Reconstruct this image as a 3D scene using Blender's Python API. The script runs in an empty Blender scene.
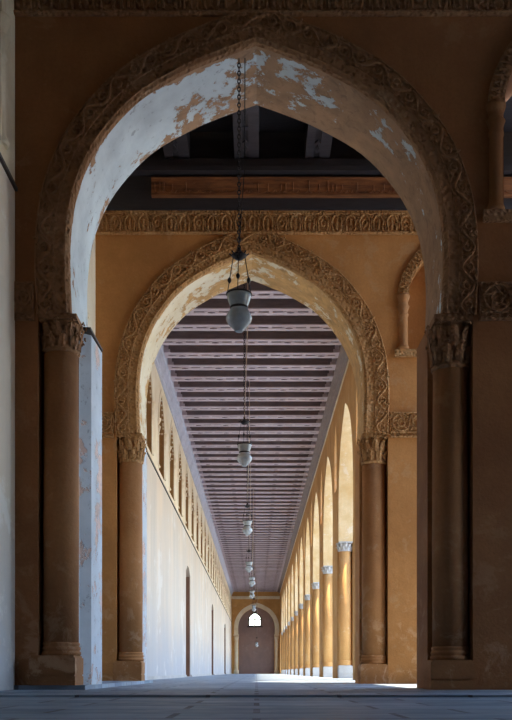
import bpy, math, random
from mathutils import Vector
from mathutils.geometry import delaunay_2d_cdt
random.seed(7)
PI = math.pi
SC = bpy.context.scene
COL = SC.collection
E = 0.22                      # eye height above the upper paving

# ------------------------------------------------------------------ materials
def mat_new(name):
    m = bpy.data.materials.new(name); m.use_nodes = True
    nt = m.node_tree
    for n in list(nt.nodes): nt.nodes.remove(n)
    out = nt.nodes.new('ShaderNodeOutputMaterial')
    b = nt.nodes.new('ShaderNodeBsdfPrincipled')
    nt.links.new(b.outputs[0], out.inputs[0])
    return m, nt, b

class NT:
    def __init__(s, nt, rand=False):
        s.nt = nt; s.L = nt.links
        tc = nt.nodes.new('ShaderNodeTexCoord'); s.co = tc.outputs['Object']
        if rand:
            oi = nt.nodes.new('ShaderNodeObjectInfo')
            vm = nt.nodes.new('ShaderNodeVectorMath'); vm.operation = 'MULTIPLY_ADD'
            cx = nt.nodes.new('ShaderNodeCombineXYZ')
            for i in range(3): s.L.new(oi.outputs['Random'], cx.inputs[i])
            s.L.new(cx.outputs[0], vm.inputs[0]); vm.inputs[1].default_value = (37, 23, 5)
            s.L.new(s.co, vm.inputs[2]); s.co = vm.outputs[0]
    def scaled(s, v):
        n = s.nt.nodes.new('ShaderNodeVectorMath'); n.operation = 'MULTIPLY'
        s.L.new(s.co, n.inputs[0]); n.inputs[1].default_value = v; return n.outputs[0]
    def noise(s, scale, detail=6, rough=.6, vec=None, dist=0):
        n = s.nt.nodes.new('ShaderNodeTexNoise'); n.inputs['Scale'].default_value = scale
        n.inputs['Detail'].default_value = detail; n.inputs['Roughness'].default_value = rough
        n.inputs['Distortion'].default_value = dist
        s.L.new(vec or s.co, n.inputs['Vector']); return n.outputs[0]
    def voro(s, scale, vec=None, feature='F1'):
        n = s.nt.nodes.new('ShaderNodeTexVoronoi'); n.inputs['Scale'].default_value = scale; n.feature = feature
        s.L.new(vec or s.co, n.inputs['Vector']); return n.outputs[0]
    def ramp(s, f, a, b, ca=0., cb=1.):
        n = s.nt.nodes.new('ShaderNodeMapRange'); n.inputs[1].default_value = a; n.inputs[2].default_value = b
        n.inputs[3].default_value = ca; n.inputs[4].default_value = cb
        s.L.new(f, n.inputs[0]); return n.outputs[0]
    def math(s, op, a, b):
        n = s.nt.nodes.new('ShaderNodeMath'); n.operation = op
        for i, v in enumerate((a, b)):
            if isinstance(v, (int, float)): n.inputs[i].default_value = v
            else: s.L.new(v, n.inputs[i])
        return n.outputs[0]
    def mix(s, f, a, b):
        n = s.nt.nodes.new('ShaderNodeMix'); n.data_type = 'RGBA'
        if isinstance(f, (int, float)): n.inputs[0].default_value = f
        else: s.L.new(f, n.inputs[0])
        for k, v in ((6, a), (7, b)):
            if isinstance(v, tuple): n.inputs[k].default_value = (*v, 1)
            else: s.L.new(v, n.inputs[k])
        return n.outputs[2]
    def sep(s):
        n = s.nt.nodes.new('ShaderNodeSeparateXYZ'); s.L.new(s.co, n.inputs[0]); return n.outputs
    def bump(s, bsdf, h, strength=.5, dist=.03):
        n = s.nt.nodes.new('ShaderNodeBump'); n.inputs['Strength'].default_value = strength
        n.inputs['Distance'].default_value = dist
        s.L.new(h, n.inputs['Height']); s.L.new(n.outputs[0], bsdf.inputs['Normal'])

def stucco(name, c1, c2, c3, rand=False, carve=False, streak=True, scuff=False):
    m, nt, b = mat_new(name); k = NT(nt, rand)
    big = k.ramp(k.noise(.8, 7, .65), .38, .62)
    col = k.mix(big, c1, c2)
    st = k.ramp(k.noise(1.0, 6, .65, k.scaled((2.6, 2.6, .35))), .5, .72)
    col = k.mix(k.math('MULTIPLY', st, .55 if streak else .2), col, c2)
    pat = k.ramp(k.noise(1.5, 10, .70, dist=.3), .575, .62)
    col = k.mix(k.math('MULTIPLY', pat, .32), col, c3)
    fine = k.noise(26, 4, .6)
    col = k.mix(k.ramp(fine, .35, .75, 0, .35), col, tuple(x * .6 for x in c1))
    tc = nt.nodes.new('ShaderNodeTexCoord'); sx = nt.nodes.new('ShaderNodeSeparateXYZ'); k.L.new(tc.outputs['Object'], sx.inputs[0])
    if scuff:                                   # pale scuffs and salts low on the wall
        low = k.math('MULTIPLY', k.ramp(sx.outputs[2], .25, 2.3, 1, 0), k.ramp(k.noise(2.4, 10, .72, dist=.6), .53, .60))
        col = k.mix(k.math('MULTIPLY', low, .42), col, tuple(min(1, v * 1.25 + .06) for v in c3))
    k.L.new(col, b.inputs['Base Color']); b.inputs['Roughness'].default_value = .85
    b.inputs['Specular IOR Level'].default_value = .25
    if carve:
        v = k.voro(16); h = k.math('ADD', k.ramp(v, 0, .6), k.math('MULTIPLY', fine, .4))
        k.bump(b, h, .9, .03)
    else:
        h = k.math('ADD', k.math('MULTIPLY', fine, .35), k.noise(5, 5, .6))
        k.bump(b, h, .35, .03)
    return m

def flaked(name, pale, under, grey, shade_bias, thr=.55, y0=0):
    """lime plaster that has flaked off in patches; bias = wear added so the shaded +X side is painted browner"""
    m, nt, b = mat_new(name); k = NT(nt)
    n1 = k.noise(.9, 10, .72, dist=.4); n2 = k.noise(3.4, 8, .7)
    f = k.math('ADD', k.ramp(n1, .22, .78, 0, .62), k.ramp(n2, .25, .75, 0, .38))
    x = k.sep()[0]
    f = k.math('ADD', f, k.math('MULTIPLY', k.ramp(x, -2.2, 2.2, -.5, .5), shade_bias))  # puts the shade of the right side into the plaster colour
    if y0:                                      # plaster lost along the two arrises of the arch
        y = k.sep()[1]
        f = k.math('ADD', f, k.math('ADD', k.ramp(y, y0 + .02, y0 + .14, .30, 0), k.ramp(y, y0 + .65, y0 + 1.28, 0, .10)))
    wear_shade = k.ramp(f, thr - .015, thr + .02)
    colp = k.mix(k.ramp(k.noise(1.7, 6, .6), .35, .7), pale, grey)
    spots = k.ramp(k.noise(7, 6, .7), .6, .66)
    colp = k.mix(k.math('MULTIPLY', spots, .6), colp, tuple(v * .45 for v in grey))
    colu = k.mix(k.ramp(k.noise(4, 6, .6), .35, .7), under, tuple(v * 1.5 for v in under))
    vein = k.ramp(k.noise(5, 9, .75, dist=1.2), .52, .64)
    colu = k.mix(k.math('MULTIPLY', vein, .6), colu, tuple(v * .5 for v in under))
    col = k.mix(wear_shade, colp, colu)
    k.L.new(col, b.inputs['Base Color']); b.inputs['Roughness'].default_value = .8
    h = k.math('SUBTRACT', k.math('MULTIPLY', n2, .4), wear_shade)
    k.bump(b, h, .6, .02)
    return m

def wood(name, c1, c2, rough=.6, axis=(1, 8, 8), rand=True):
    m, nt, b = mat_new(name); k = NT(nt, rand)
    g = k.noise(2.2, 8, .65, k.scaled(axis), .4)
    col = k.mix(k.ramp(g, .3, .72), c1, c2)
    col = k.mix(k.ramp(k.noise(1.1, 5, .6), .45, .75, 0, .5), col, tuple(v * .6 for v in c1))
    k.L.new(col, b.inputs['Base Color']); b.inputs['Roughness'].default_value = rough
    k.bump(b, g, .3, .01)
    return m

def plain(name, c, rough=.6, metal=0., trans=0.):
    m, nt, b = mat_new(name); k = NT(nt)
    n = k.noise(9, 5, .6)
    k.L.new(k.mix(k.ramp(n, .35, .7), c, tuple(v * .75 for v in c)), b.inputs['Base Color'])
    b.inputs['Roughness'].default_value = rough; b.inputs['Metallic'].default_value = metal
    b.inputs['Transmission Weight'].default_value = trans
    return m

M = {}
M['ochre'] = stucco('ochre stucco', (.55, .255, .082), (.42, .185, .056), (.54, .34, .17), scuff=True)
M['brown'] = stucco('shaded ochre stucco', (.34, .145, .055), (.25, .10, .038), (.42, .22, .11), scuff=True)  # same stucco as the ochre, darkened for the near wall's dim light
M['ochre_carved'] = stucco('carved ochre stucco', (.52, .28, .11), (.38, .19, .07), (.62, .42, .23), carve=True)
M['brown_carved'] = stucco('carved shaded ochre stucco', (.38, .195, .09), (.27, .13, .06), (.48, .30, .17), carve=True)
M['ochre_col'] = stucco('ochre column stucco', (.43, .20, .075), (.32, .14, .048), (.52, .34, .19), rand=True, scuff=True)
M['brown_col'] = stucco('shaded ochre column stucco', (.36, .165, .065), (.27, .115, .045), (.46, .27, .14), rand=True, scuff=True)
M['honey'] = stucco('honey stucco', (.64, .35, .12), (.50, .25, .08), (.76, .56, .33))
M['honey_pale'] = stucco('pale honey stucco', (.87, .78, .60), (.74, .60, .39), (.88, .83, .72))
M['honey_col'] = stucco('honey column stucco', (.66, .36, .13), (.54, .27, .09), (.7, .5, .3), rand=True)
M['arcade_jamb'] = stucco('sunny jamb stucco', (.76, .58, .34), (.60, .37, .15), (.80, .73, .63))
M['marble'] = stucco('worn pale marble', (.56, .53, .49), (.44, .41, .38), (.66, .64, .60), rand=True, streak=False)
M['intrados_near'] = flaked('flaking lime plaster', (.62, .67, .68), (.30, .165, .085), (.44, .48, .50), .30, .535, 11.8)
M['intrados_mid'] = flaked('flaking cream plaster', (.76, .68, .52), (.46, .26, .09), (.66, .54, .34), .20, .505, 17.7)
M['jamb'] = flaked('flaking jamb plaster', (.58, .615, .645), (.52, .37, .30), (.44, .47, .50), 0, .565)

def left_plaster():
    m, nt, b = mat_new('whitewashed plaster'); k = NT(nt)
    n = k.noise(.35, 6, .6, k.scaled((1, 1, .6)))
    col = k.mix(k.ramp(n, .35, .65), (.69, .55, .40), (.60, .52, .43))
    st = k.ramp(k.noise(.9, 7, .65, k.scaled((1, 1.1, .16))), .40, .66)
    col = k.mix(k.math('MULTIPLY', st, .75), col, (.50, .43, .35))
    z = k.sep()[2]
    sky_stain = k.math('ADD', k.ramp(z, 0, 3.2, .62, 0), k.math('MULTIPLY', k.noise(.6, 8, .7), .55))
    col = k.mix(k.ramp(sky_stain, .45, .85, 0, .7), col, (.40, .42, .46))  # cool skylight low on the wall put into the colour, broken by stains
    fl = k.ramp(k.noise(.55, 10, .72), .56, .60)
    col = k.mix(k.math('MULTIPLY', fl, .5), col, (.72, .68, .62))
    k.L.new(col, b.inputs['Base Color']); b.inputs['Roughness'].default_value = .75
    k.bump(b, k.noise(4, 7, .65), .3, .03)
    return m
M['whitewash'] = left_plaster()

def paving():
    m, nt, b = mat_new('worn stone paving'); k = NT(nt)
    b.inputs['Specular IOR Level'].default_value = .2
    br = nt.nodes.new('ShaderNodeTexBrick'); k.L.new(k.co, br.inputs['Vector'])
    br.inputs['Scale'].default_value = 1; br.inputs['Brick Width'].default_value = 1.25
    br.inputs['Row Height'].default_value = .62; br.inputs['Mortar Size'].default_value = .022
    br.inputs['Color1'].default_value = (.32, .41, .50, 1); br.inputs['Color2'].default_value = (.15, .21, .27, 1)
    br.inputs['Mortar'].default_value = (.09, .10, .12, 1); br.offset = .37
    col = k.mix(k.ramp(k.noise(.8, 8, .68), .42, .75, 0, .8), br.outputs['Color'], (.25, .31, .39))
    col = k.mix(k.ramp(k.noise(5, 8, .7), .55, .7, 0, .5), col, (.20, .24, .29))
    k.L.new(col, b.inputs['Base Color'])
    k.L.new(k.ramp(k.noise(2.5, 6, .6), .3, .7, .38, .7), b.inputs['Roughness'])
    h = k.math('ADD', k.math('MULTIPLY', br.outputs['Fac'], -.8), k.math('MULTIPLY', k.noise(2.2, 7, .6), .8))
    k.bump(b, h, .35, .02)
    return m
M['paving'] = paving()
M['court'] = plain('courtyard limestone', (.66, .54, .38), .9)
M['beam_side'] = wood('shaded beam wood', (.12, .085, .09), (.20, .145, .15))  # sides toned darker, carrying their shade in the colour
M['beam_face'] = wood('lit painted beam face', (.43, .345, .38), (.58, .48, .51))  # painted undersides made paler to put the floor bounce into the colour
M['beam_groove'] = wood('painted groove', (.09, .062, .066), (.14, .10, .105))
M['board_grey'] = wood('grey weathered board', (.38, .38, .45), (.52, .51, .57), axis=(8, 1, 8))
M['board_brown'] = wood('brown weathered board', (.16, .105, .085), (.24, .16, .13), axis=(8, 1, 8))
M['wood_dark'] = wood('blackened timber', (.018, .015, .019), (.036, .031, .036))
M['wood_rail'] = wood('dark carved timber', (.035, .03, .036), (.07, .06, .068))  # slightly lighter than the beam sides
M['wood_red'] = wood('red brown carved wood', (.10, .032, .014), (.38, .15, .05))
M['door'] = wood('brown door wood', (.19, .095, .055), (.27, .14, .085), axis=(8, 8, 1))
M['ledge'] = wood('dark ledge wood', (.035, .024, .018), (.06, .04, .03), axis=(8, 1, 8))
M['iron'] = plain('dark iron', (.035, .03, .03), .5, .7)
M['rope'] = plain('pale cord', (.62, .50, .40), .8)
M['glass'] = plain('milky grey lamp glass', (.50, .54, .55), .22, 0, .25)
M['panel'] = stucco('mauve plaster panel', (.30, .20, .17), (.24, .165, .15), (.36, .28, .25))
M['grille'] = stucco('ochre window stucco', (.42, .24, .09), (.32, .17, .06), (.52, .36, .18))
M['pane'] = plain('dusty window glass', (.30, .28, .25), .3)

# ------------------------------------------------------------------ mesh helpers
class MB:
    def __init__(s): s.v = []; s.f = []; s.m = []; s.sm = []
    def vert(s, p): s.v.append(tuple(p)); return len(s.v) - 1
    def face(s, idx, m=0, smooth=False): s.f.append(tuple(idx)); s.m.append(m); s.sm.append(smooth)
    def box(s, x0, x1, y0, y1, z0, z1, m=0):
        b = len(s.v)
        for z in (z0, z1):
            for x, y in ((x0, y0), (x1, y0), (x1, y1), (x0, y1)): s.vert((x, y, z))
        for q in ((3, 2, 1, 0), (4, 5, 6, 7), (0, 1, 5, 4), (1, 2, 6, 5), (2, 3, 7, 6), (3, 0, 4, 7)):
            s.face([b + i for i in q], m)
    def prism(s, loops, mp, t0, t1, mf=0, ms=0, side=None):
        """loops[0] = outer (CCW), the rest are holes; mp(u,v,t) -> point; t0/t1 the two faces"""
        pts = []; edges = []; rng = []
        for lp in loops:
            o = len(pts); pts += [Vector(p) for p in lp]
            edges += [(o + i, o + (i + 1) % len(lp)) for i in range(len(lp))]; rng.append((o, len(lp)))
        vo, eo, fo, *_ = delaunay_2d_cdt(pts, edges, [], 0, 1e-6)
        def inside(p, lp):
            c = False; n = len(lp); j = n - 1
            for i in range(n):
                a, b2 = lp[i], lp[j]
                if (a[1] > p[1]) != (b2[1] > p[1]) and p[0] < (b2[0] - a[0]) * (p[1] - a[1]) / (b2[1] - a[1]) + a[0]: c = not c
                j = i
            return c
        bA = len(s.v)
        for p in vo: s.vert(mp(p[0], p[1], t0))
        bB = len(s.v)
        for p in vo: s.vert(mp(p[0], p[1], t1))
        for f in fo:
            c = sum((vo[i] for i in f), Vector((0, 0))) / len(f)
            if not inside(c, loops[0]) or any(inside(c, h) for h in loops[1:]): continue
            s.face([bA + i for i in f], mf); s.face([bB + i for i in reversed(f)], mf)
        for li, lp in enumerate(loops):
            n = len(lp); b = len(s.v)
            for p in lp: s.vert(mp(p[0], p[1], t0))
            for p in lp: s.vert(mp(p[0], p[1], t1))
            for i in range(n):
                j = (i + 1) % n
                mm = ms if side is None else side(lp[i], lp[j])
                s.face((b + i, b + n + i, b + n + j, b + j), mm)
    def lathe(s, prof, n=24, c=(0, 0, 0), m=0, smooth=True):
        b = len(s.v)
        for r, z in prof:
            for i in range(n):
                a = 2 * PI * (i + .5) / n; s.vert((c[0] + r * math.cos(a), c[1] + r * math.sin(a), c[2] + z))
        for k in range(len(prof) - 1):
            for i in range(n):
                j = (i + 1) % n
                s.face((b + k * n + i, b + k * n + j, b + (k + 1) * n + j, b + (k + 1) * n + i), m, smooth)
        s.face([b + i for i in reversed(range(n))], m)
        s.face([b + (len(prof) - 1) * n + i for i in range(n)], m)
    def tube(s, pts, r, n=6, m=0):
        pts = [Vector(p) for p in pts]; b = len(s.v)
        for i, p in enumerate(pts):
            t = (pts[min(i + 1, len(pts) - 1)] - pts[max(i - 1, 0)]).normalized()
            u = t.cross(Vector((0, 1, .02)) if abs(t.y) < .9 else Vector((1, 0, 0))).normalized(); w = t.cross(u)
            for k in range(n):
                a = 2 * PI * k / n; s.vert(p + u * r * math.cos(a) + w * r * math.sin(a))
        for i in range(len(pts) - 1):
            for k in range(n):
                l = (k + 1) % n; s.face((b + i * n + k, b + i * n + l, b + (i + 1) * n + l, b + (i + 1) * n + k), m, True)
        s.face([b + k for k in reversed(range(n))], m); s.face([b + (len(pts) - 1) * n + k for k in range(n)], m)
    def ridge(s, pts, nrm, w, h, m=0):
        pts = [Vector(p) for p in pts]; nrm = Vector(nrm); b = len(s.v); N = len(pts)
        for i, p in enumerate(pts):
            t = (pts[min(i + 1, N - 1)] - pts[max(i - 1, 0)])
            if t.length < 1e-9: t = Vector((0, 0, 1))
            sd = nrm.cross(t.normalized())
            s.vert(p - sd * w); s.vert(p - sd * w * .45 + nrm * h); s.vert(p + sd * w * .45 + nrm * h); s.vert(p + sd * w)
        for i in range(N - 1):
            for k in range(3):
                s.face((b + 4 * i + k, b + 4 * i + k + 1, b + 4 * i + 4 + k + 1, b + 4 * i + 4 + k), m)
        s.face((b + 3, b + 2, b + 1, b), m); e = b + 4 * (N - 1); s.face((e, e + 1, e + 2, e + 3), m)
    def link(s, c, L, W, r, turn):
        pts = []; n = 10
        for i in range(n + 1):
            a = 2 * PI * i / n; x = W / 2 * math.cos(a); z = L / 2 * math.sin(a)
            pts.append((c[0] + (x if turn else 0), c[1] + (0 if turn else x), c[2] + z))
        s.tube(pts, r, 4)
    def build(s, name, mats, parent=None, loc=None):
        me = bpy.data.meshes.new(name); me.from_pydata(s.v, [], s.f)
        for mm in (mats if isinstance(mats, (list, tuple)) else [mats]): me.materials.append(mm)
        me.polygons.foreach_set('material_index', s.m); me.polygons.foreach_set('use_smooth', s.sm)
        import bmesh
        bm = bmesh.new(); bm.from_mesh(me); bmesh.ops.recalc_face_normals(bm, faces=bm.faces); bm.to_mesh(me); bm.free()
        o = bpy.data.objects.new(name, me); COL.objects.link(o)
        if parent: o.parent = parent
        if loc: o.location = loc
        return o

def struct(o): o['kind'] = 'structure'; return o
def tag(o, label, cat, group=None):
    o['label'] = label; o['category'] = cat; o['kind'] = 'thing'
    if group: o['group'] = group
    return o
def empty(name, loc, label, cat, group=None):
    o = bpy.data.objects.new(name, None); COL.objects.link(o); o.location = loc; o.empty_display_size = .2
    return tag(o, label, cat, group)
def copy_tree(o, parent=None):
    c = o.copy(); COL.objects.link(c)
    if parent: c.parent = parent
    for ch in list(o.children): copy_tree(ch, c)
    return c
ONES = ['', 'first', 'second', 'third', 'fourth', 'fifth', 'sixth', 'seventh', 'eighth', 'ninth', 'tenth', 'eleventh', 'twelfth',
        'thirteenth', 'fourteenth', 'fifteenth', 'sixteenth', 'seventeenth', 'eighteenth', 'nineteenth']
def ordinal(n):
    if n < 20: return ONES[n]
    t, o = divmod(n, 10); T = {2: ('twentieth', 'twenty'), 3: ('thirtieth', 'thirty'), 4: ('fortieth', 'forty')}[t]
    return T[0] if o == 0 else T[1] + '-' + ONES[o]

# ------------------------------------------------------------------ the arch curve
ARCH = [(7.82, 0), (7.67, .42), (7.48, .87), (7.13, 1.46), (6.62, 1.93), (6.12, 2.19), (5.63, 2.305), (5.1, 2.335), (4.45, 2.31)]
SPRING = 4.45 + E
def catmull(pts, n):
    P = [pts[0]] + list(pts) + [pts[-1]]; out = []
    for i in range(1, len(P) - 2):
        for k in range(n):
            t = k / n; r = []
            for d in range(2):
                a, b, c, e = P[i - 1][d], P[i][d], P[i + 1][d], P[i + 2][d]
                r.append(.5 * (2 * b + (c - a) * t + (2 * a - 5 * b + 4 * c - e) * t * t + (3 * b - a - 3 * c + e) * t ** 3))
            out.append(tuple(r))
    out.append(tuple(pts[-1])); return out
HALF = catmull(ARCH, 5)                     # apex -> springing, (height over eye, half-width)
def arch_pts(c, half, drop=0.):
    """left springing -> apex -> right springing in (u, z)"""
    k = half / 2.335
    L = [(c - w * k, h + E - drop) for h, w in reversed(HALF)]
    return L + [(c + w * k, h + E - drop) for h, w in HALF[1:]]
def small_arch(c, hw, sill, spring, apex, n=10):
    """pointed window loop, CCW"""
    pts = [(c - hw, sill), (c + hw, sill)]
    for i in range(n + 1):
        t = i / n; pts.append((c + hw * (1 - t ** 1.75) , spring + (apex - spring) * t ** .95 if t < 1 else apex))
    for i in range(n - 1, -1, -1):
        t = i / n; pts.append((c - hw * (1 - t ** 1.75), spring + (apex - spring) * t ** .95))
    return pts

class Path:
    def __init__(s, pts, inward=1):
        s.p = [Vector(p) for p in pts]; s.d = [0]
        for a, b in zip(s.p, s.p[1:]): s.d.append(s.d[-1] + (b - a).length)
        s.L = s.d[-1]; s.n = []
        for i in range(len(s.p)):
            t = (s.p[min(i + 1, len(s.p) - 1)] - s.p[max(i - 1, 0)]).normalized(); s.n.append(Vector((-t.y, t.x)) * inward)
    def at(s, d, off):
        d = min(max(d, 0), s.L - 1e-6); i = 0
        lo, hi = 0, len(s.d) - 1
        while hi - lo > 1:
            mid = (lo + hi) // 2
            if s.d[mid] <= d: lo = mid
            else: hi = mid
        f = (d - s.d[lo]) / max(s.d[lo + 1] - s.d[lo], 1e-9)
        return s.p[lo].lerp(s.p[lo + 1], f) + s.n[lo].lerp(s.n[lo + 1], f).normalized() * off

def scroll_band(mb, path, o0, o1, mp, nrm, seed=0, dens=1.0):
    """vine scroll with leaves and border ribs, in relief, along a path"""
    rnd = random.Random(seed); W = o1 - o0; N = int(path.L / .05)
    P = lambda d, t: mp(path.at(d, o0 + W * t))
    for t, w in ((.03, .014), (.97, .014), (.40, .010)):
        mb.ridge([P(path.L * i / N, t) for i in range(N + 1)], nrm, w, .02)
    lam = W * 1.15 / dens; K = int(path.L / lam); lam = path.L / K
    c = .69; a = .2
    mb.ridge([P(path.L * i / (N * 2), c + a * math.sin(2 * PI * path.L * i / (N * 2) / lam)) for i in range(N * 2 + 1)], nrm, .018, .03)
    for k in range(2 * K):
        d0 = lam * (k + .5) / 2; sg = 1 if k % 2 else -1
        cc = c + sg * .02; pts = []
        for i in range(15):                                         # curling tendril
            th = i / 14 * PI * 2.3 + (0 if sg > 0 else PI); rr = (.16 - .009 * i) * W
            pts.append(P(d0 + rr * math.cos(th), cc + sg * .0 + rr * math.sin(th) / W))
        mb.ridge(pts, nrm, .013, .028)
        for q in range(3):                                          # leaves
            an = rnd.uniform(0, 2 * PI); L = .16 * W
            b0 = (d0 + lam * .22, c + sg * .22)
            pts = [P(b0[0] + L * f * math.cos(an), b0[1] + L * f * math.sin(an) / W) for f in (0, .5, 1)]
            mb.ridge(pts, nrm, .016, .024)
    for k in range(int(path.L / .16)):                              # beads on the plain inner border
        d = .16 * (k + .5); mb.ridge([P(d - .035, .46), P(d + .035, .46)], nrm, .012, .014)

def lotus_frieze(mb, u0, u1, z0, z1, mp, nrm, pitch=.30, seed=0):
    H = z1 - z0; n = max(1, round((u1 - u0) / pitch)); p = (u1 - u0) / n; rnd = random.Random(seed)
    for z in (z0 + .025, z1 - .025): mb.ridge([mp((u0, z)), mp((u1, z))], nrm, .022, .03)
    for k in range(n):
        c = u0 + p * (k + .5); w = p * .36
        loop = [mp((c + w * math.cos(PI * i / 10), z0 + H * .52 + H * .34 * math.sin(PI * i / 10))) for i in range(11)]
        loop = [mp((c + w * .8, z0 + H * .14))] + loop + [mp((c - w * .8, z0 + H * .14))]
        mb.ridge(loop, nrm, .02, .032)
        if k % 3 != 1:
            mb.ridge([mp((c, z0 + H * .18)), mp((c, z0 + H * .68))], nrm, .026, .028)
        else:
            mb.ridge([mp((c + w * .45 * math.cos(2 * PI * i / 10), z0 + H * .5 + w * .6 * math.sin(2 * PI * i / 10))) for i in range(11)], nrm, .018, .028)
        mb.ridge([mp((c + p * .5, z0 + H * .2)), mp((c + p * .5, z0 + H * (.55 + .2 * rnd.random())))], nrm, .016, .024)
        mb.ridge([mp((c + p * .34, z0 + H * .86)), mp((c + p * .5, z0 + H * .72)), mp((c + p * .66, z0 + H * .86))], nrm, .012, .022)

def knot_frieze(mb, u0, u1, z0, z1, mp, nrm, pitch=.42, seed=0):
    H = z1 - z0; n = max(1, round((u1 - u0) / pitch)); p = (u1 - u0) / n; rnd = random.Random(seed)
    for z in (z0 + .02, z1 - .02, z0 + H * .2): mb.ridge([mp((u0, z)), mp((u1, z))], nrm, .016, .028)
    for k in range(n):
        c = u0 + p * (k + .5); zc = z0 + H * .58; R = min(p * .42, H * .34)
        for rr, h in ((R, .032), (R * .45, .028)):
            mb.ridge([mp((c + rr * math.cos(2 * PI * i / 14), zc + rr * math.sin(2 * PI * i / 14))) for i in range(15)], nrm, .016, h)
        for q in range(5):
            a = 2 * PI * q / 5 + k; mb.ridge([mp((c + R * .5 * math.cos(a), zc + R * .5 * math.sin(a))), mp((c + R * .9 * math.cos(a + .5), zc + R * .9 * math.sin(a + .5)))], nrm, .014, .026)
        for sg in (-1, 1):
            mb.ridge([mp((c + p * .5, z0 + H * .25)), mp((c + p * .5 + sg * p * .1, zc)), mp((c + p * .5, z0 + H * .9))], nrm, .014, .026)
        for q in range(4):
            x = u0 + p * k + p * (q + .5) / 4
            mb.ridge([mp((x - p * .1, z0 + H * .06)), mp((x, z0 + H * .16)), mp((x + p * .1, z0 + H * .06))], nrm, .010, .02)

# ------------------------------------------------------------------ columns
def capital_mb(r, z0, z1, hw):
    """leafy bell capital; bell radius r at the neck, abacus half-width hw"""
    mb = MB(); H = z1 - z0
    mb.lathe([(r, 0), (r + .025, .02), (r + .025, .045), (r, .065), (r + .005, H * .3), (r + .015, H * .6), (hw * .86, H * .84), (hw * .95, H * .88)], 24, (0, 0, z0))
    mb.box(-hw, hw, -hw, hw, z0 + H * .87, z1)
    for row, (za, zb, n, off) in enumerate(((.10, .5, 10, 0), (.38, .86, 10, .5))):
        for k in range(n):
            a = 2 * PI * (k + off) / n
            rad = Vector((math.cos(a), math.sin(a), 0)); tan = Vector((-math.sin(a), math.cos(a), 0))
            b = len(mb.v); S = 5
            for i in range(S + 1):
                f = i / S; z = z0 + H * (za + (zb - za) * (f if f < .9 else .82)); bul = r + .012 + .012 * row + .055 * f ** 2.2
                wd = .062 * math.sin(PI * (.22 + .74 * f))
                for w, d in ((-wd, 0), (-wd * .35, .012), (0, .026), (wd * .35, .012), (wd, 0)):
                    q = rad * (bul + d) + tan * w; mb.vert((q.x, q.y, z))
            for i in range(S):
                for j in range(4): mb.face((b + i * 5 + j, b + i * 5 + j + 1, b + i * 5 + 5 + j + 1, b + i * 5 + 5 + j))
            c0 = rad * (bul + .02); mb.tube([c0 + Vector((0, 0, z0 + H * zb - .03)) - tan * .03, c0 + Vector((0, 0, z0 + H * zb)), c0 + Vector((0, 0, z0 + H * zb - .03)) + tan * .03], .012, 5)
    return mb
def column(name, x, y, z, r, hw, zc0, zc1, mats, label, group, plinth_h=.37, wide=.0):
    t = empty(name, (x, y, z), label, 'column', group)
    ms, mc, mp_ = mats
    zb = plinth_h + .17
    p = MB(); p.box(-hw - wide, hw + .0, -hw - wide, hw, 0, plinth_h * .30); p.box(-hw - wide + .015, hw - .012, -hw - wide + .015, hw, plinth_h * .30, plinth_h * .36)
    p.box(-hw - wide, hw, -hw - wide, hw, plinth_h * .36, plinth_h * .93); p.box(-hw - wide + .02, hw - .02, -hw - wide + .02, hw, plinth_h * .93, plinth_h)
    p.build('plinth', mp_, t)
    b = MB(); R = r
    b.lathe([(R + .02, plinth_h), (R + .03, plinth_h + .02), (R + .03, plinth_h + .045), (R + .012, plinth_h + .055), (R + .012, plinth_h + .065), (R + .024, plinth_h + .08),
             (R + .024, plinth_h + .105), (R + .008, plinth_h + .115), (R + .008, plinth_h + .125), (R + .015, plinth_h + .14), (R + .015, plinth_h + .155), (R, zb)], 28)
    b.build('base_moulding', ms, t)
    s = MB(); s.lathe([(R, zb), (R + .004, zb + (zc0 - zb) * .4), (R - .006, zc0)], 28); s.build('shaft', ms, t)
    capital_mb(R - .006, zc0, zc1, hw).build('capital', mc, t)
    return t

# ------------------------------------------------------------------ floor, courtyard
STEP_Y = 9.05
mb = MB(); mb.box(-3.0, 30, STEP_Y, 114.6, -.3, 0); mb.box(-3.0, 30, -6, STEP_Y + .02, -.3, -.022); mb.box(-3.0, -2.12, 11.74, 19.4, -.1, .055)
struct(mb.build('floor', M['paving']))
mb = MB(); mb.box(30, 110, -30, 150, -.5, -.06); mb.box(4.3, 30, 114.6, 150, -.5, -.06)
struct(mb.build('courtyard_floor', M['court']))

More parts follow.
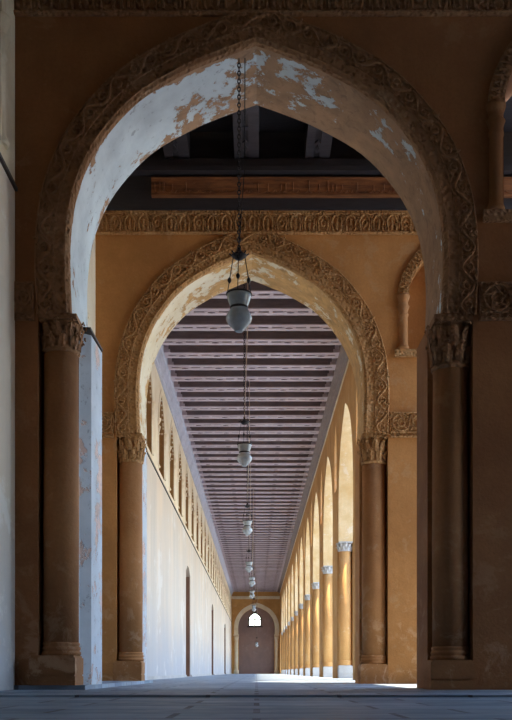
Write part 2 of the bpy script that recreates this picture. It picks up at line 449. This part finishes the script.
# ------------------------------------------------------------------ the two cross walls
def cross_wall(name, Y0, TH, c, half, jl, jr, mats, niche, capz, seed):
    """wall across the aisle with the big arch, carved archivolt, friezes, open niches over the piers"""
    Y1 = Y0 + TH; mp = lambda u, v, t: (u, t, v)
    mbw = MB(); top = 9.9; zc = SPRING
    # upper masonry: lower edge follows the arches
    A = arch_pts(c, half)
    lower = [(-3.0, zc)] + A
    bays = [(6.7, 2.33)]; XR = 9.6
    for bc, bh in bays: lower += arch_pts(bc, bh)
    lower += [(XR, zc)]
    outer = lower + [(XR, top), (-3.0, top)]
    holes = [small_arch(nc, hw, s, sp, ap) for nc, hw, s, sp, ap in niche]
    def side(a, b):
        if max(abs(a[1] - zc), abs(b[1] - zc)) < 1e-4 or (a[1] > 9.5 and b[1] > 9.5): return 0
        return 1 if abs((a[0] + b[0]) / 2 - c) < 2.6 else 0
    mbw.prism([outer] + holes, mp, Y0, Y1, 0, 0, side)
    # piers under the springing, notched at the corners for the columns
    n = .48
    def pier(x0, x1, nl, nr):
        P = []
        P += [(x0 + n, Y0), (x0 + n, Y0 + n), (x0, Y0 + n)] if nl else [(x0, Y0)]
        P += [(x0, Y1)]
        P += [(x1, Y1)]
        P += [(x1, Y0 + n), (x1 - .42, Y0 + n), (x1 - .42, Y0)] if nr else [(x1, Y0)]
        jm = lambda a, b: 2 if abs(a[0] - b[0]) < 1e-4 and abs(a[0] - jl) < 1e-3 else 0
        mbw.prism([list(reversed(P))], lambda u, v, t: (u, v, t), 0.0, zc, 0, 0, jm)
    pier(-3.0, jl, False, True); pier(jr, 4.40, True, False)
    e = 9.0
    for bc, bh in bays:
        pier(bc + 2.25, XR, False, False)
    wall = struct(mbw.build(name, mats[:3]))
    # impost ledge under the springing, along each jamb
    lb = MB(); lb.prism([[(jl - .1, Y0 + .45), (jl + .012, Y0 + .45)] + ([(-2.14, Y0 + .46), (-2.12, Y1 + .01)] if Y0 < 15 else [(jl + .012, Y1 + .01)]) + [(jl - .1, Y1 + .01)]], lambda u, v, t: (u, v, t), zc - .03, zc)
    lb.build('impost_ledge', M['ledge'], wall)['label'] = 'thin dark ledge along the top of the left jamb'
    # archivolt
    path = Path(A, 1); BW = .42 if Y0 < 15 else .455
    off = lambda d: [path.at(path.L * i / 90, d) for i in range(91)]
    yb = Y0 - .035
    ab = MB(); rows = []
    for d, y in ((-.012, Y0 + .05), (.0, Y0 - .012), (.025, yb), (BW - .02, yb), (BW, yb + .012), (BW, Y0 + .02)):
        rows.append([ab.vert((p.x, y, p.y)) for p in off(d)])
    for a, b in zip(rows, rows[1:]):
        for i in range(90): ab.face((a[i], a[i + 1], b[i + 1], b[i]))
    arch_o = ab.build('archivolt', mats[3], wall); arch_o['label'] = 'carved stucco band around the big arch'
    cb = MB(); scroll_band(cb, path, .03, BW - .01, lambda q: (q.x, yb, q.y), (0, -1, 0), seed)
    cb.build('carved_scroll', mats[3], arch_o)
    # impost friezes beside the archivolt, and the block under its feet
    zi0, zi1 = 4.36 + E, 4.84 + E
    fb = MB(); segs = [(-3.0, c - half - BW - .005), (c + half + BW + .005, 4.4)]
    for u0, u1 in segs:
        fb.box(u0, u1, Y0 - .03, Y0 + .02, zi0 if Y0 > 15 else zi0 - .0, zi1)
    im = fb.build('impost_frieze', mats[3], wall); im['label'] = 'carved stucco band level with the springing'
    kb = MB()
    for q, (u0, u1) in enumerate(segs): knot_frieze(kb, u0 + .02, u1 - .02, zi0, zi1, lambda p: (p[0], Y0 - .03, p[1]), (0, -1, 0), .36, seed + q)
    kb.build('carved_knots', mats[3], im)
    # top frieze
    z0, z1 = 8.14 + E, 8.54 + E
    tb = MB(); tb.box(-3.0, 6.5, Y0 - .04, Y0 + .02, z0, z1); tb.box(-3.0, 6.5, Y0 - .06, Y0 + .02, z1, z1 + .03)
    tf = tb.build('top_frieze', mats[3], wall); tf['label'] = 'carved stucco frieze of loops above the arch'
    lb = MB(); lotus_frieze(lb, -3.0, 6.5, z0, z1, lambda p: (p[0], Y0 - .04, p[1]), (0, -1, 0), .26, seed)
    lb.build('carved_loops', mats[3], tf)
    # surrounds of the open niches
    nc, hw, s_, sp, ap = niche[0]
    sb = MB(); loop = small_arch(nc, hw, s_, sp, ap, 14)[1:] ; loop = list(reversed(loop[0:1] + loop[1:])) + []
    arc = small_arch(nc, hw, s_, sp, ap, 14)[2:]
    arc = list(reversed(arc)); pth = Path(arc, 1); NW = .20
    rows = []
    for d, y in ((0, Y0 + .03), (0, Y0 - .05), (NW, Y0 - .05), (NW, Y0 + .01)):
        rows.append([sb.vert((p.x, y, p.y)) for p in [pth.at(pth.L * i / 40, d) for i in range(41)]])
    for a, b in zip(rows, rows[1:]):
        for i in range(40): sb.face((a[i], a[i + 1], b[i + 1], b[i]))
    for i in range(28):
        d = pth.L * (i + .5) / 28
        q = [pth.at(d - .05, .03), pth.at(d, .17), pth.at(d + .05, .03)]
        sb.ridge([(p.x, Y0 - .05, p.y) for p in q], (0, -1, 0), .016, .025)
    sb.box(nc - hw - .26, nc + hw + .26, Y0 - .06, Y0 + .02, s_ - .14, s_)
    so = sb.build('niche_surround', mats[3], wall); so['label'] = 'carved surround of the small pointed opening over the right pier'
    for sg in (-1, 1):
        k = MB(); cx = nc + sg * (hw + .10)
        k.lathe([(.10, 0), (.115, .03), (.10, .07), (.085, .1), (.085, sp - s_ - .42), (.1, sp - s_ - .40), (.1, sp - s_ - .36), (.08, sp - s_ - .33),
                 (.12, sp - s_ - .22), (.09, sp - s_ - .18), (.09, sp - s_ - .15), (.125, sp - s_ - .05), (.125, sp - s_)], 16, (cx, Y0, s_))
        k.build('colonnette', mats[4], so)
    return wall

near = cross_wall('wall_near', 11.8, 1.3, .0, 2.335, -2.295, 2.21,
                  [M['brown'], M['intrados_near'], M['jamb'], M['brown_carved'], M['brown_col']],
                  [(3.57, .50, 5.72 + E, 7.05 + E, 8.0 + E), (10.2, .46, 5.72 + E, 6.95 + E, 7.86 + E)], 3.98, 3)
mid = cross_wall('wall_middle', 17.7, 1.27, -.09, 2.11, -2.19, 1.97,
                 [M['ochre'], M['intrados_mid'], M['jamb'], M['ochre_carved'], M['ochre_col']],
                 [(3.35, .52, 6.0 + E, 7.02 + E, 7.9 + E), (10.2, .46, 6.0 + E, 7.02 + E, 7.9 + E)], 3.9, 11)
nb = MB(); nb.box(2.7, 4.0, 18.06, 18.14, 5.9 + E, 8.0 + E); nb.build('niche_back', M['ochre'], mid)
# pilaster on the far half of the near left jamb
pb = MB(); pb.prism([[(-2.30, 12.30), (-2.16, 12.42), (-2.13, 13.1), (-2.30, 13.1)]], lambda u, v, t: (u, v, t), .055, SPRING - .05, 0, 0)
pb.build('jamb_pilaster', M['jamb'], near)['label'] = 'shallow pale pilaster with flaking plaster on the left jamb'

cols = [
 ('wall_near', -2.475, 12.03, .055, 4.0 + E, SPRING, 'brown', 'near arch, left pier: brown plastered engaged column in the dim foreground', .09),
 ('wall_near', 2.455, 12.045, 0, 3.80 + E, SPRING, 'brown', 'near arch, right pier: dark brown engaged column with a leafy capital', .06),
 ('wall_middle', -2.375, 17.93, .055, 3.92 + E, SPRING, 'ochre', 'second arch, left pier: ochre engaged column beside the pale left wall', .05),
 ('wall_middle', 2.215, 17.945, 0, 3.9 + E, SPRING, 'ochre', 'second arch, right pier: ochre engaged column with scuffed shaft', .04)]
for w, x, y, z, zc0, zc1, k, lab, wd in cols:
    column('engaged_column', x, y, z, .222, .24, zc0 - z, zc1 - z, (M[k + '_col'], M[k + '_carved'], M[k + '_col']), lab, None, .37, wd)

# ------------------------------------------------------------------ left wall
WX = -3.0; LEDGE = 6.0 + E
doors = [(40.4, 43.05), (63.5, 66.3), (88.6, 92.6)]
wins = [10.3, 15.75] + [22.75 + 3.63 * k for k in range(25)]
mb = MB(); mpL = lambda u, v, t: (t, u, v)
holesL = [[(a, 0.02), (b, .02), (b, 4.3 + E), ((a + b) / 2 + .5, 4.62 + E), ((a + b) / 2 - .5, 4.62 + E), (a, 4.3 + E)] for a, b in doors]
mb.prism([[(-6, 0), (114, 0), (114, LEDGE), (-6, LEDGE)]] + holesL, mpL, WX, WX - .7, 0, 0)
holesU = [small_arch(w, .82, LEDGE + .22, 7.75 + E, 8.75 + E, 8) for w in wins]
mb.prism([[(-6, LEDGE), (114, LEDGE), (114, 10.2), (-6, 10.2)]] + holesU, mpL, WX, WX - .7, 1, 1, lambda a, b: 2 if LEDGE + .1 < (a[1] + b[1]) / 2 < 9.5 and abs(a[0] - b[0]) < 50 and a[0] > -5.9 and a[0] < 113.9 else 1)
mb.box(WX - .9, WX - .7, -6, 114, 0, 10.2, 0)
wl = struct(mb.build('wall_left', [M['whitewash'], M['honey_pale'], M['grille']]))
lb = MB(); lb.box(WX - .02, WX + .035, -6, 11.8, LEDGE - .03, LEDGE + .015); lb.box(WX - .02, WX + .035, 13.1, 17.7, LEDGE - .03, LEDGE + .015); lb.box(WX - .02, WX + .035, 18.97, 114, LEDGE - .03, LEDGE + .015)
struct(lb.build('trim_1', M['ledge']))
bb = MB(); bb.box(WX - .02, WX + .05, 19.4, 40.2, 0, .10); bb.box(WX - .02, WX + .05, 43.2, 63.3, 0, .10); bb.box(WX - .02, WX + .05, 66.5, 88.4, 0, .10); bb.box(WX - .02, WX + .05, 92.8, 114, 0, .10)
struct(bb.build('baseboard_left', M['marble']))
proto = None
for i, w in enumerate(wins):
    if proto is None:
        g = MB(); g.box(WX - .52, WX - .46, -.86, .86, LEDGE + .2, 8.8 + E)
        win = struct(g.build('window_1', M['pane'])); proto = win
        g = MB()
        for k in range(-4, 5):
            g.box(WX - .46, WX - .38, k * .2 - .035, k * .2 + .035, LEDGE + .22, 8.7 + E)
        for k in range(13):
            z = LEDGE + .25 + k * .2; g.box(WX - .455, WX - .385, -.84, .84, z - .03, z + .03)
            for q in range(-4, 4):
                z2 = z + .1; y = q * .2 + .1; g.prism([[(y - .07, z2), (y, z2 - .07), (y + .07, z2), (y, z2 + .07)]], mpL, WX - .46, WX - .40)
        g.build('grille', M['grille'], win)
        for sg in (-1, 1):
            k = MB(); s_, sp = LEDGE + .24, 7.75 + E
            H = sp - s_
            k.lathe([(.12, 0), (.14, .04), (.11, .1), (.095, .14), (.095, H - .5), (.12, H - .47), (.10, H - .42), (.15, H - .25), (.10, H - .2), (.10, H - .17), (.16, H - .04), (.16, H)], 14, (WX - .07, sg * .97, s_))
            k.build('colonnette', M['honey_pale'], win)
        f = MB(); arc = list(reversed(small_arch(0, .82, LEDGE + .22, 7.75 + E, 8.75 + E, 10)[2:])); pth = Path(arc, 1); rows = []
        for d, x in ((0, WX - .05), (0, WX + .02), (.2, WX + .02), (.2, WX - .02)):
            rows.append([f.vert((x, p.x, p.y)) for p in [pth.at(pth.L * q / 30, d) for q in range(31)]])
        for a, b in zip(rows, rows[1:]):
            for q in range(30): f.face((a[q], a[q + 1], b[q + 1], b[q]))
        f.build('surround', M['honey_pale'], win)
        win.location.y = w
    else:
        c = copy_tree(proto); c.location.y = w; c.name = 'window_%d' % (i + 1)
for i, (a, b) in enumerate(doors):
    d = MB(); d.box(WX - .50, WX - .42, a - .02, b + .02, 0.0, 4.66 + E)
    for q in range(6): d.box(WX - .42, WX - .39, a + (b - a) * (q + .08) / 6, a + (b - a) * (q + .92) / 6, .3, 4.2)
    do = struct(d.build('door_%d' % (i + 1), M['door']))
    f = MB(); f.box(WX - .42, WX - .03, a - .01, a + .08, 0, 4.3 + E); f.box(WX - .42, WX - .03, b - .08, b + .01, 0, 4.3 + E)
    f.prism([[(a, 4.22 + E), (b, 4.22 + E), (b, 4.3 + E), ((a + b) / 2 + .5, 4.63 + E), ((a + b) / 2 - .5, 4.63 + E), (a, 4.3 + E)]], mpL, WX - .42, WX - .3)
    f.build('door_frame', M['door'], do)

# ------------------------------------------------------------------ right arcade on the courtyard
AX0, AX1 = 2.8, 4.1; PITCH = 7.37; N0 = 17.62; PL = 2.62
near_edges = [N0 + PITCH * k for k in range(1, 13)]
mb = MB(); zc = SPRING; low = [(18.97, zc)]
prev = 18.97 + 1.3
for n in near_edges:
    half = (n - prev) / 2; low += [(u, zc + (z - zc) * 1.2) for u, z in arch_pts((n + prev) / 2, half + .06)]; prev = n + PL
low += [(114, zc)]
# guard against arches overlapping: keep u monotone at the springings
holes = [small_arch(n + PL / 2, .44, 6.4 + E, 7.75 + E, 8.75 + E, 8) for n in near_edges[:-1]]
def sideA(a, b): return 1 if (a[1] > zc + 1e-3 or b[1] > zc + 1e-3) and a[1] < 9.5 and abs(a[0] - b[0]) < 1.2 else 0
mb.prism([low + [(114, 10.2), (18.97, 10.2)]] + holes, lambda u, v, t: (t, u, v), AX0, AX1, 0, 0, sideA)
nn = .48
mb.box(AX0, AX1, 18.97, 18.97 + 1.3, 0, zc); mb.box(AX0, AX1, 112.4, 114, 0, zc)
for i, n in enumerate(near_edges):
    e = min(n + PL, 114)
    if i == 0: P = [(AX0, n), (AX1, n), (AX1, e), (AX0, e)]
    else: P = [(AX0 + nn, n), (AX1, n), (AX1, e), (AX0, e), (AX0, n + nn), (AX0 + nn, n + nn)]
    mb.prism([P], lambda u, v, t: (u, v, t), 0, zc, 0, 0, lambda a, b: 0)
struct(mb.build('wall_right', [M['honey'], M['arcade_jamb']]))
first = None
for i, n in enumerate(near_edges[1:]):
    lab = 'engaged column on courtyard arcade, %s one beyond the second arch, pale plinth and leafy capital' % ordinal(i + 1)
    if i == 0: lab = 'engaged column on courtyard arcade, nearest and widest, with grey white capital and plinth'
    if first is None:
        first = column('engaged_column', AX0 + .24, n + .24, 0, .222, .24, 4.12 + E, SPRING, (M['honey_col'], M['marble'], M['marble']), lab, 'columns of the courtyard arcade', .45); c = first
    else:
        c = copy_tree(first); c.location = (AX0 + .24, n + .24, 0); c['label'] = lab
# pale projecting blocks over the capitals of the arcade (worn, lighter plaster)
# ------------------------------------------------------------------ end wall
EY = 114.0
mb = MB(); A = arch_pts(0, 2.2)
mb.prism([[(-3, 0), (-2.13, 0), (-2.13, SPRING)] + A + [(2.13, SPRING), (2.13, 0), (3.0, 0), (3.0, 10.4), (-3, 10.4)]], lambda u, v, t: (u, t, v), EY, EY + .7, 0, 0)
wf = struct(mb.build('wall_far', [M['honey']]))
path = Path(A, 1); ab = MB(); rows = []
for d, y in ((0, EY + .05), (0, EY - .08), (.5, EY - .08), (.5, EY + .02)):
    rows.append([ab.vert((p.x, y, p.y)) for p in [path.at(path.L * i / 60, d) for i in range(61)]])
for a, b in zip(rows, rows[1:]):
    for i in range(60): ab.face((a[i], a[i + 1], b[i + 1], b[i]))
ab.box(-2.75, -2.1, EY - .1, EY + .05, SPRING - .1, SPRING + .05); ab.box(2.1, 2.75, EY - .1, EY + .05, SPRING - .1, SPRING + .05)
ab.build('archivolt', M['honey_pale'], wf)['label'] = 'pale moulded band round the end arch'
for sg in (-1, 1):
    k = MB(); k.lathe([(.3, 0), (.3, .4), (.22, .5), (.22, 3.9), (.3, 4.5)], 16, (sg * 2.42, EY, 0)); k.build('pilaster_shaft', M['honey_pale'], wf)
tb = MB(); tb.box(-3, 3, EY - .12, EY + .02, 8.75 + E, 9.1 + E); struct(tb.build('trim_3', M['honey_pale']))
wloop = small_arch(-.2, .80, 5.5 + E, 6.4 + E, 7.25 + E, 8)
mb = MB(); mb.prism([[(-2.5, 0), (2.5, 0), (2.5, 8.6), (-2.5, 8.6)], wloop], lambda u, v, t: (u, t, v), EY + .45, EY + .75, 0, 0)
struct(mb.build('wall_back_panel', [M['panel']]))
fb = MB(); inner = small_arch(-.2, .66, 5.62 + E, 6.4 + E, 7.08 + E, 8)
fb.prism([wloop, inner], lambda u, v, t: (u, t, v), EY + .42, EY + .55, 0, 0)
fb.box(-.26, -.14, EY + .44, EY + .5, 5.6 + E, 7.1 + E); fb.box(-.9, .5, EY + .44, EY + .5, 6.28 + E, 6.40 + E); fb.box(-1.15, .75, EY + .3, EY + .5, 5.38 + E, 5.5 + E)
struct(fb.build('window_99', M['wood_dark'])).name = 'window_%d' % (len(wins) + 1)

# ------------------------------------------------------------------ long-aisle ceiling
BZ = 9.6 + E; BX = 2.62
mb = MB(); mb.box(-3.7, 4.5, 18.0, 116, BZ + .48, BZ + .7); mb.box(-3.7, 11.6, -6.5, 13.1, BZ + .75, BZ + .95, 1); mb.box(-3.7, 7.1, 13.1, 19.2, BZ + .45, BZ + .95, 1)  # cross-aisle roof ends short, shaped to let sun onto its floor
struct(mb.build('ceiling', [M['beam_side'], M['wood_dark']]))
BL, BR = -2.78, 2.49
def cornice(name, mat, prof):
    mb = MB(); mb.prism([prof], lambda u, v, t: (u, t, v), 18.98, EY, 0, 0); struct(mb.build(name, mat))
cornice('trim_4', M['board_grey'], [(-3.0, 9.10 + E), (-2.96, 9.10 + E), (-2.96, 9.19 + E), (-2.92, 9.22 + E), (-2.92, 9.29 + E), (-2.83, 9.50 + E), (-2.83, 9.56 + E), (BL, 9.58 + E), (BL, BZ + .48), (-3.0, BZ + .48)])
cornice('trim_5', M['board_brown'], [(AX0, 9.44 + E), (AX0 - .03, 9.44 + E), (AX0 - .03, 9.49 + E), (AX0 - .11, 9.52 + E), (AX0 - .11, 9.55 + E), (BR + .09, 9.57 + E), (BR + .09, 9.59 + E), (BR, 9.60 + E), (BR, BZ + .48), (AX0, BZ + .48)])
mb = MB(); mb.box(AX0 - .025, AX0 + .02, 18.97, 114, 9.36 + E, 9.44 + E); struct(mb.build('trim_2', M['honey_pale']))
def beam_mb(L, wd, dp, along_x=True):
    """beam with two painted rails on its underside and a groove with pointed bosses; centred on origin, underside at z=0"""
    b = MB(); h = L / 2; w = wd / 2
    def B(a0, a1, c0, c1, z0, z1, m):
        if along_x: b.box(a0, a1, c0, c1, z0, z1, m)
        else: b.box(c0, c1, a0, a1, z0, z1, m)
    def PR(pts, z0, z1, m): b.prism([pts if along_x else [(q, p) for p, q in reversed(pts)]], lambda u, v, t: (u, v, t), z0, z1, m, m)
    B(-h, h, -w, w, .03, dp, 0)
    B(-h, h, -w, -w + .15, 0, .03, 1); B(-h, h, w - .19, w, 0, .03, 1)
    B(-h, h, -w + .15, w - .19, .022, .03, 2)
    g0, g1 = -w + .15, w - .19; gm = (g0 + g1) / 2
    n = max(2, round(L / 1.05)); p = L / n
    for k in range(n):
        c = -h + p * (k + .5)
        PR([(c - .20, gm), (c - .12, g0), (c + .12, g0), (c + .20, gm), (c + .12, g1), (c - .12, g1)], -.012, .03, 1)
        PR([(c - .10, gm), (c, g0 + .02), (c + .10, gm), (c, g1 - .02)], -.03, -.01, 0)
    for k in range(n + 1):
        c = max(-h + .05, min(h - .05, -h + p * k)); B(c - .05, c + .05, g0, g1, .0, .03, 1)
    return b
Y = 25.35 - 1.16 * 5; i = 0; fb0 = None; vis = 0
while Y < EY - .3:
    vis += 1
    if vis <= 30: lab = 'wooden beam with shade-toned sides and lit painted underside over the long aisle, %s from the second arch' % ordinal(vis)
    else: lab = 'one of many thin far ceiling beams over the long aisle towards the end wall'
    if fb0 is None:
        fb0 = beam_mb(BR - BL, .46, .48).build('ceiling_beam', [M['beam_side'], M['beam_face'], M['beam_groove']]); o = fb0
        for sg in (-1, 1):
            b = MB(); xe = sg * (BR - BL) / 2; b.box(min(xe, xe - sg * .13), max(xe, xe - sg * .13), -.29, -.23, .0, .47); b.box(min(xe, xe - sg * .18), max(xe, xe - sg * .18), -.30, -.23, .0, .10)
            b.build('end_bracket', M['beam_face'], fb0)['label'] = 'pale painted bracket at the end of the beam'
    else:
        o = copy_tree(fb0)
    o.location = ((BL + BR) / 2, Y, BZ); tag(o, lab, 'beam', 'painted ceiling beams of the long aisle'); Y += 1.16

# cross-aisle ceiling: beams along the view, wall plates and an inscribed board
CZ = 9.46 + E; xb = [-2.75, -1.46, -.18, 1.12, 2.42, 3.72, 5.02]
names = ['leftmost', 'second from left', 'middle one', 'fourth from left', 'fifth from left', None, None]
pr = None
for x, nm in zip(xb, names):
    if nm is None: continue
    lab = 'dark carved beam over the cross aisle running away from the viewer, %s' % nm
    if pr is None: pr = beam_mb(4.56, .45, .5, False).build('cross_aisle_beam', [M['wood_dark'], M['wood_rail'], M['wood_dark']]); o = pr
    else: o = pr.copy(); COL.objects.link(o)
    o.location = (x, 15.4, CZ); tag(o, lab, 'beam', 'beams over the cross aisle')
mb = MB(); mb.box(-3.0, 6.5, 17.45, 17.7, 9.26 + E, CZ - .031); mb.box(-3.0, 6.5, 17.38, 17.7, 9.18 + E, 9.26 + E)
o = mb.build('wall_plate', M['wood_dark']); tag(o, 'blackened timber wall plate above the carved frieze of the second arch', 'timber')
mb = MB(); mb.box(-1.94, 6.5, 17.52, 17.6, 8.80 + E, 9.10 + E); mb.box(-1.94, 6.5, 17.50, 17.6, 8.78 + E, 8.81 + E); mb.box(-1.94, 6.5, 17.50, 17.6, 9.09 + E, 9.12 + E)
rnd = random.Random(4); x = -1.88
while x < 6.3:                                            # worn raised carving, illegible
    w = rnd.uniform(.05, .16); z0 = 8.84 + E
    if rnd.random() < .45: mb.ridge([(x, 17.52, z0), (x, 17.52, z0 + rnd.uniform(.14, .22))], (0, -1, 0), .012, .015)
    mb.ridge([(x + w * math.cos(a) * .5 + w / 2, 17.52, z0 + .05 + .05 * math.sin(a * 1.0)) for a in [PI + PI * q / 8 for q in range(9)]], (0, -1, 0), .012, .015)
    if rnd.random() < .4: mb.ridge([(x + w * .3, 17.52, z0 + .17), (x + w * .6, 17.52, z0 + .18)], (0, -1, 0), .012, .013)
    x += w + .02
bk = MB(); bk.box(-3.0, 6.5, 17.6, 17.72, 8.57 + E, 9.18 + E); bk.box(-3.0, 7.0, 17.685, 17.72, 9.1 + E, 10.3 + E); bk.build('timber_backing', M['wood_dark'], mid)
o = mb.build('inscription_board', M['wood_red']); tag(o, 'long red brown carved wooden board under the dark cross aisle ceiling', 'board')
mb = MB(); mb.box(-3.0, 7.1, 13.1, 13.35, 9.2 + E, CZ); o = struct(mb.build('trim_6', M['wood_dark']))

# ------------------------------------------------------------------ rest of the shell, out of frame
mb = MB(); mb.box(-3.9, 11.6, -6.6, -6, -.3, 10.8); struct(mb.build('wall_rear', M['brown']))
mb = MB(); mb.box(9.6, 11.8, 11.8, 12.4, 0, 10.3); mb.prism([[(-6, 0), (7.3, 0), (7.3, 5.0), (9.2, 7.4), (11.1, 5.0), (11.1, 0), (11.8, 0), (11.8, 10.3), (-6, 10.3)]], lambda u, v, t: (t, u, v), 11.5, 12.1, 0, 0); struct(mb.build('wall_side_added', M['brown']))  # unseen side wall added, its arch shaped to light the near left wall
mb = MB(); mb.box(100, 101, -30, 150, -.5, 10); struct(mb.build('wall_courtyard', M['honey']))

# ------------------------------------------------------------------ hanging lamps
def lamp_parts(t, ztop, zh):
    """t at the lamp's foot level; ztop: height of the hook above the lamp bottom"""
    mb = MB(); z = 1.06; k = 0
    while z < ztop - .03:
        mb.link((0, 0, z), .066, .036, .0068, k % 2 == 0); z += .050; k += 1
    return mb.build('chain', M['iron'], t)
def lamp_body(t):
    g = MB(); prof = [(.045, 0), (.055, .012), (.07, .03), (.115, .075), (.155, .125), (.168, .165), (.16, .20), (.135, .245), (.115, .275), (.105, .30), (.115, .33), (.135, .38), (.15, .43), (.158, .47), (.152, .47), (.143, .43), (.125, .37), (.10, .31)]
    g.lathe(prof, 28); g.build('glass_bowl', M['glass'], t)
    c = MB(); c.lathe([(.108, .288), (.118, .295), (.118, .312), (.108, .318)], 28); c.lathe([(.16, .462), (.166, .468), (.166, .48), (.158, .484)], 28); c.build('metal_collar', M['iron'], t)
    d = MB(); d.lathe([(.01, .90), (.05, .915), (.095, .955), (.10, .965), (.06, .985), (.035, 1.01), (.02, 1.05), (.008, 1.07)], 16)
    for q in range(8):
        a = 2 * PI * q / 8; d.tube([(.09 * math.cos(a), .09 * math.sin(a), .96), (.125 * math.cos(a), .125 * math.sin(a), .985)], .009, 5)
    d.build('canopy', M['iron'], t)
    for q in range(3):
        a = (.12, PI - .12, 4.62)[q]; s = MB(); ca, sa = math.cos(a), math.sin(a)
        s.tube([(.075 * ca, .075 * sa, .94), (.152 * ca, .152 * sa, .475)], .006, 5)
        m_ = (.122 * ca, .122 * sa, .655); s.lathe([(.004, -.04), (.022, -.018), (.027, 0), (.022, .018), (.004, .04)], 10, m_)
        s.build('suspension_chain', M['iron'], t)
lamps = [(11.98, -.22, 'nearest, big and dark grey under the near arch'), (20.3, -.262, 'second nearest, just beyond the second arch'), (31.2, -.30, 'third from the near arch'),
         (42.5, -.34, 'fourth from the near arch'), (49.4, -.235, 'fifth from the near arch'), (58.0, -.27, 'sixth from the near arch'), (70.8, -.19, 'seventh, tiny in front of the end arch'), (100.0, .03, 'eighth and lowest, hanging in the end arch below its window')]
ZB = 4.47 + E; base = None
for i, (y, x, nm) in enumerate(lamps):
    if i: y = 25.35 + 1.16 * round((y - 25.35) / 1.16) - .06
    top = (7.74 + E if i == 0 else BZ - .034)
    zb = (4.29 + E if i == 0 else ZB) if i < 7 else 2.62 + E
    
    t = empty('hanging_lamp', (x, y, zb), 'grey glass mosque lamp, %s' % nm, 'lamp', 'hanging lamps of the long aisle')
    if base is None: lamp_body(t); base = t
    else:
        for ch in list(base.children):
            if ch.name.startswith(('chain', 'pull_cord')): continue
            c = ch.copy(); COL.objects.link(c); c.parent = t
    lamp_parts(t, top - zb, 0)
    r = MB(); r.tube([(.0, .0, 1.07), (.07, 0, (top - zb) * .6), (.075, 0, top - zb)], .006 if i == 0 else .011, 5)
    r.build('pull_cord', M['iron'] if i == 0 else M['rope'], t)

# ------------------------------------------------------------------ camera, light, world
cam = bpy.data.cameras.new('camera'); co = bpy.data.objects.new('camera', cam); COL.objects.link(co)
co.location = (0, 0, E); co.rotation_euler = (PI / 2, 0, 0)
cam.sensor_fit = 'AUTO'; cam.sensor_width = 36; cam.lens = 950 / 720 * 36
cam.shift_y = 312 / 720; cam.shift_x = -.5 / 720; cam.clip_start = .05; cam.clip_end = 500
SC.camera = co
sun = bpy.data.lights.new('sun', 'SUN'); sun.energy = 6.5; sun.angle = .009; sun.color = (1, .80, .56)
so = bpy.data.objects.new('sun', sun); COL.objects.link(so); so.location = (40, 0, 60)
el, az = math.radians(64), math.radians(-5)
S = Vector((math.cos(el) * math.cos(az), -math.cos(el) * math.sin(az), math.sin(el)))
so.rotation_euler = S.to_track_quat('Z', 'Y').to_euler()
w = bpy.data.worlds.new('sky'); SC.world = w; w.use_nodes = True; nt = w.node_tree
bg = nt.nodes['Background']; sky = nt.nodes.new('ShaderNodeTexSky'); sky.sky_type = 'NISHITA'; sky.sun_disc = False
sky.sun_elevation = el; sky.sun_rotation = PI / 2 + az; sky.air_density = 1.2; sky.dust_density = .6; sky.ozone_density = 2.0
nt.links.new(sky.outputs[0], bg.inputs[0]); bg.inputs[1].default_value = .38
SC.view_settings.view_transform = 'Standard'; SC.view_settings.look = 'None'; SC.view_settings.gamma = 1; SC.view_settings.use_curve_mapping = False
SC.view_settings.exposure = 1.62
SC.cycles.max_bounces = 14; SC.cycles.diffuse_bounces = 9; SC.cycles.glossy_bounces = 4
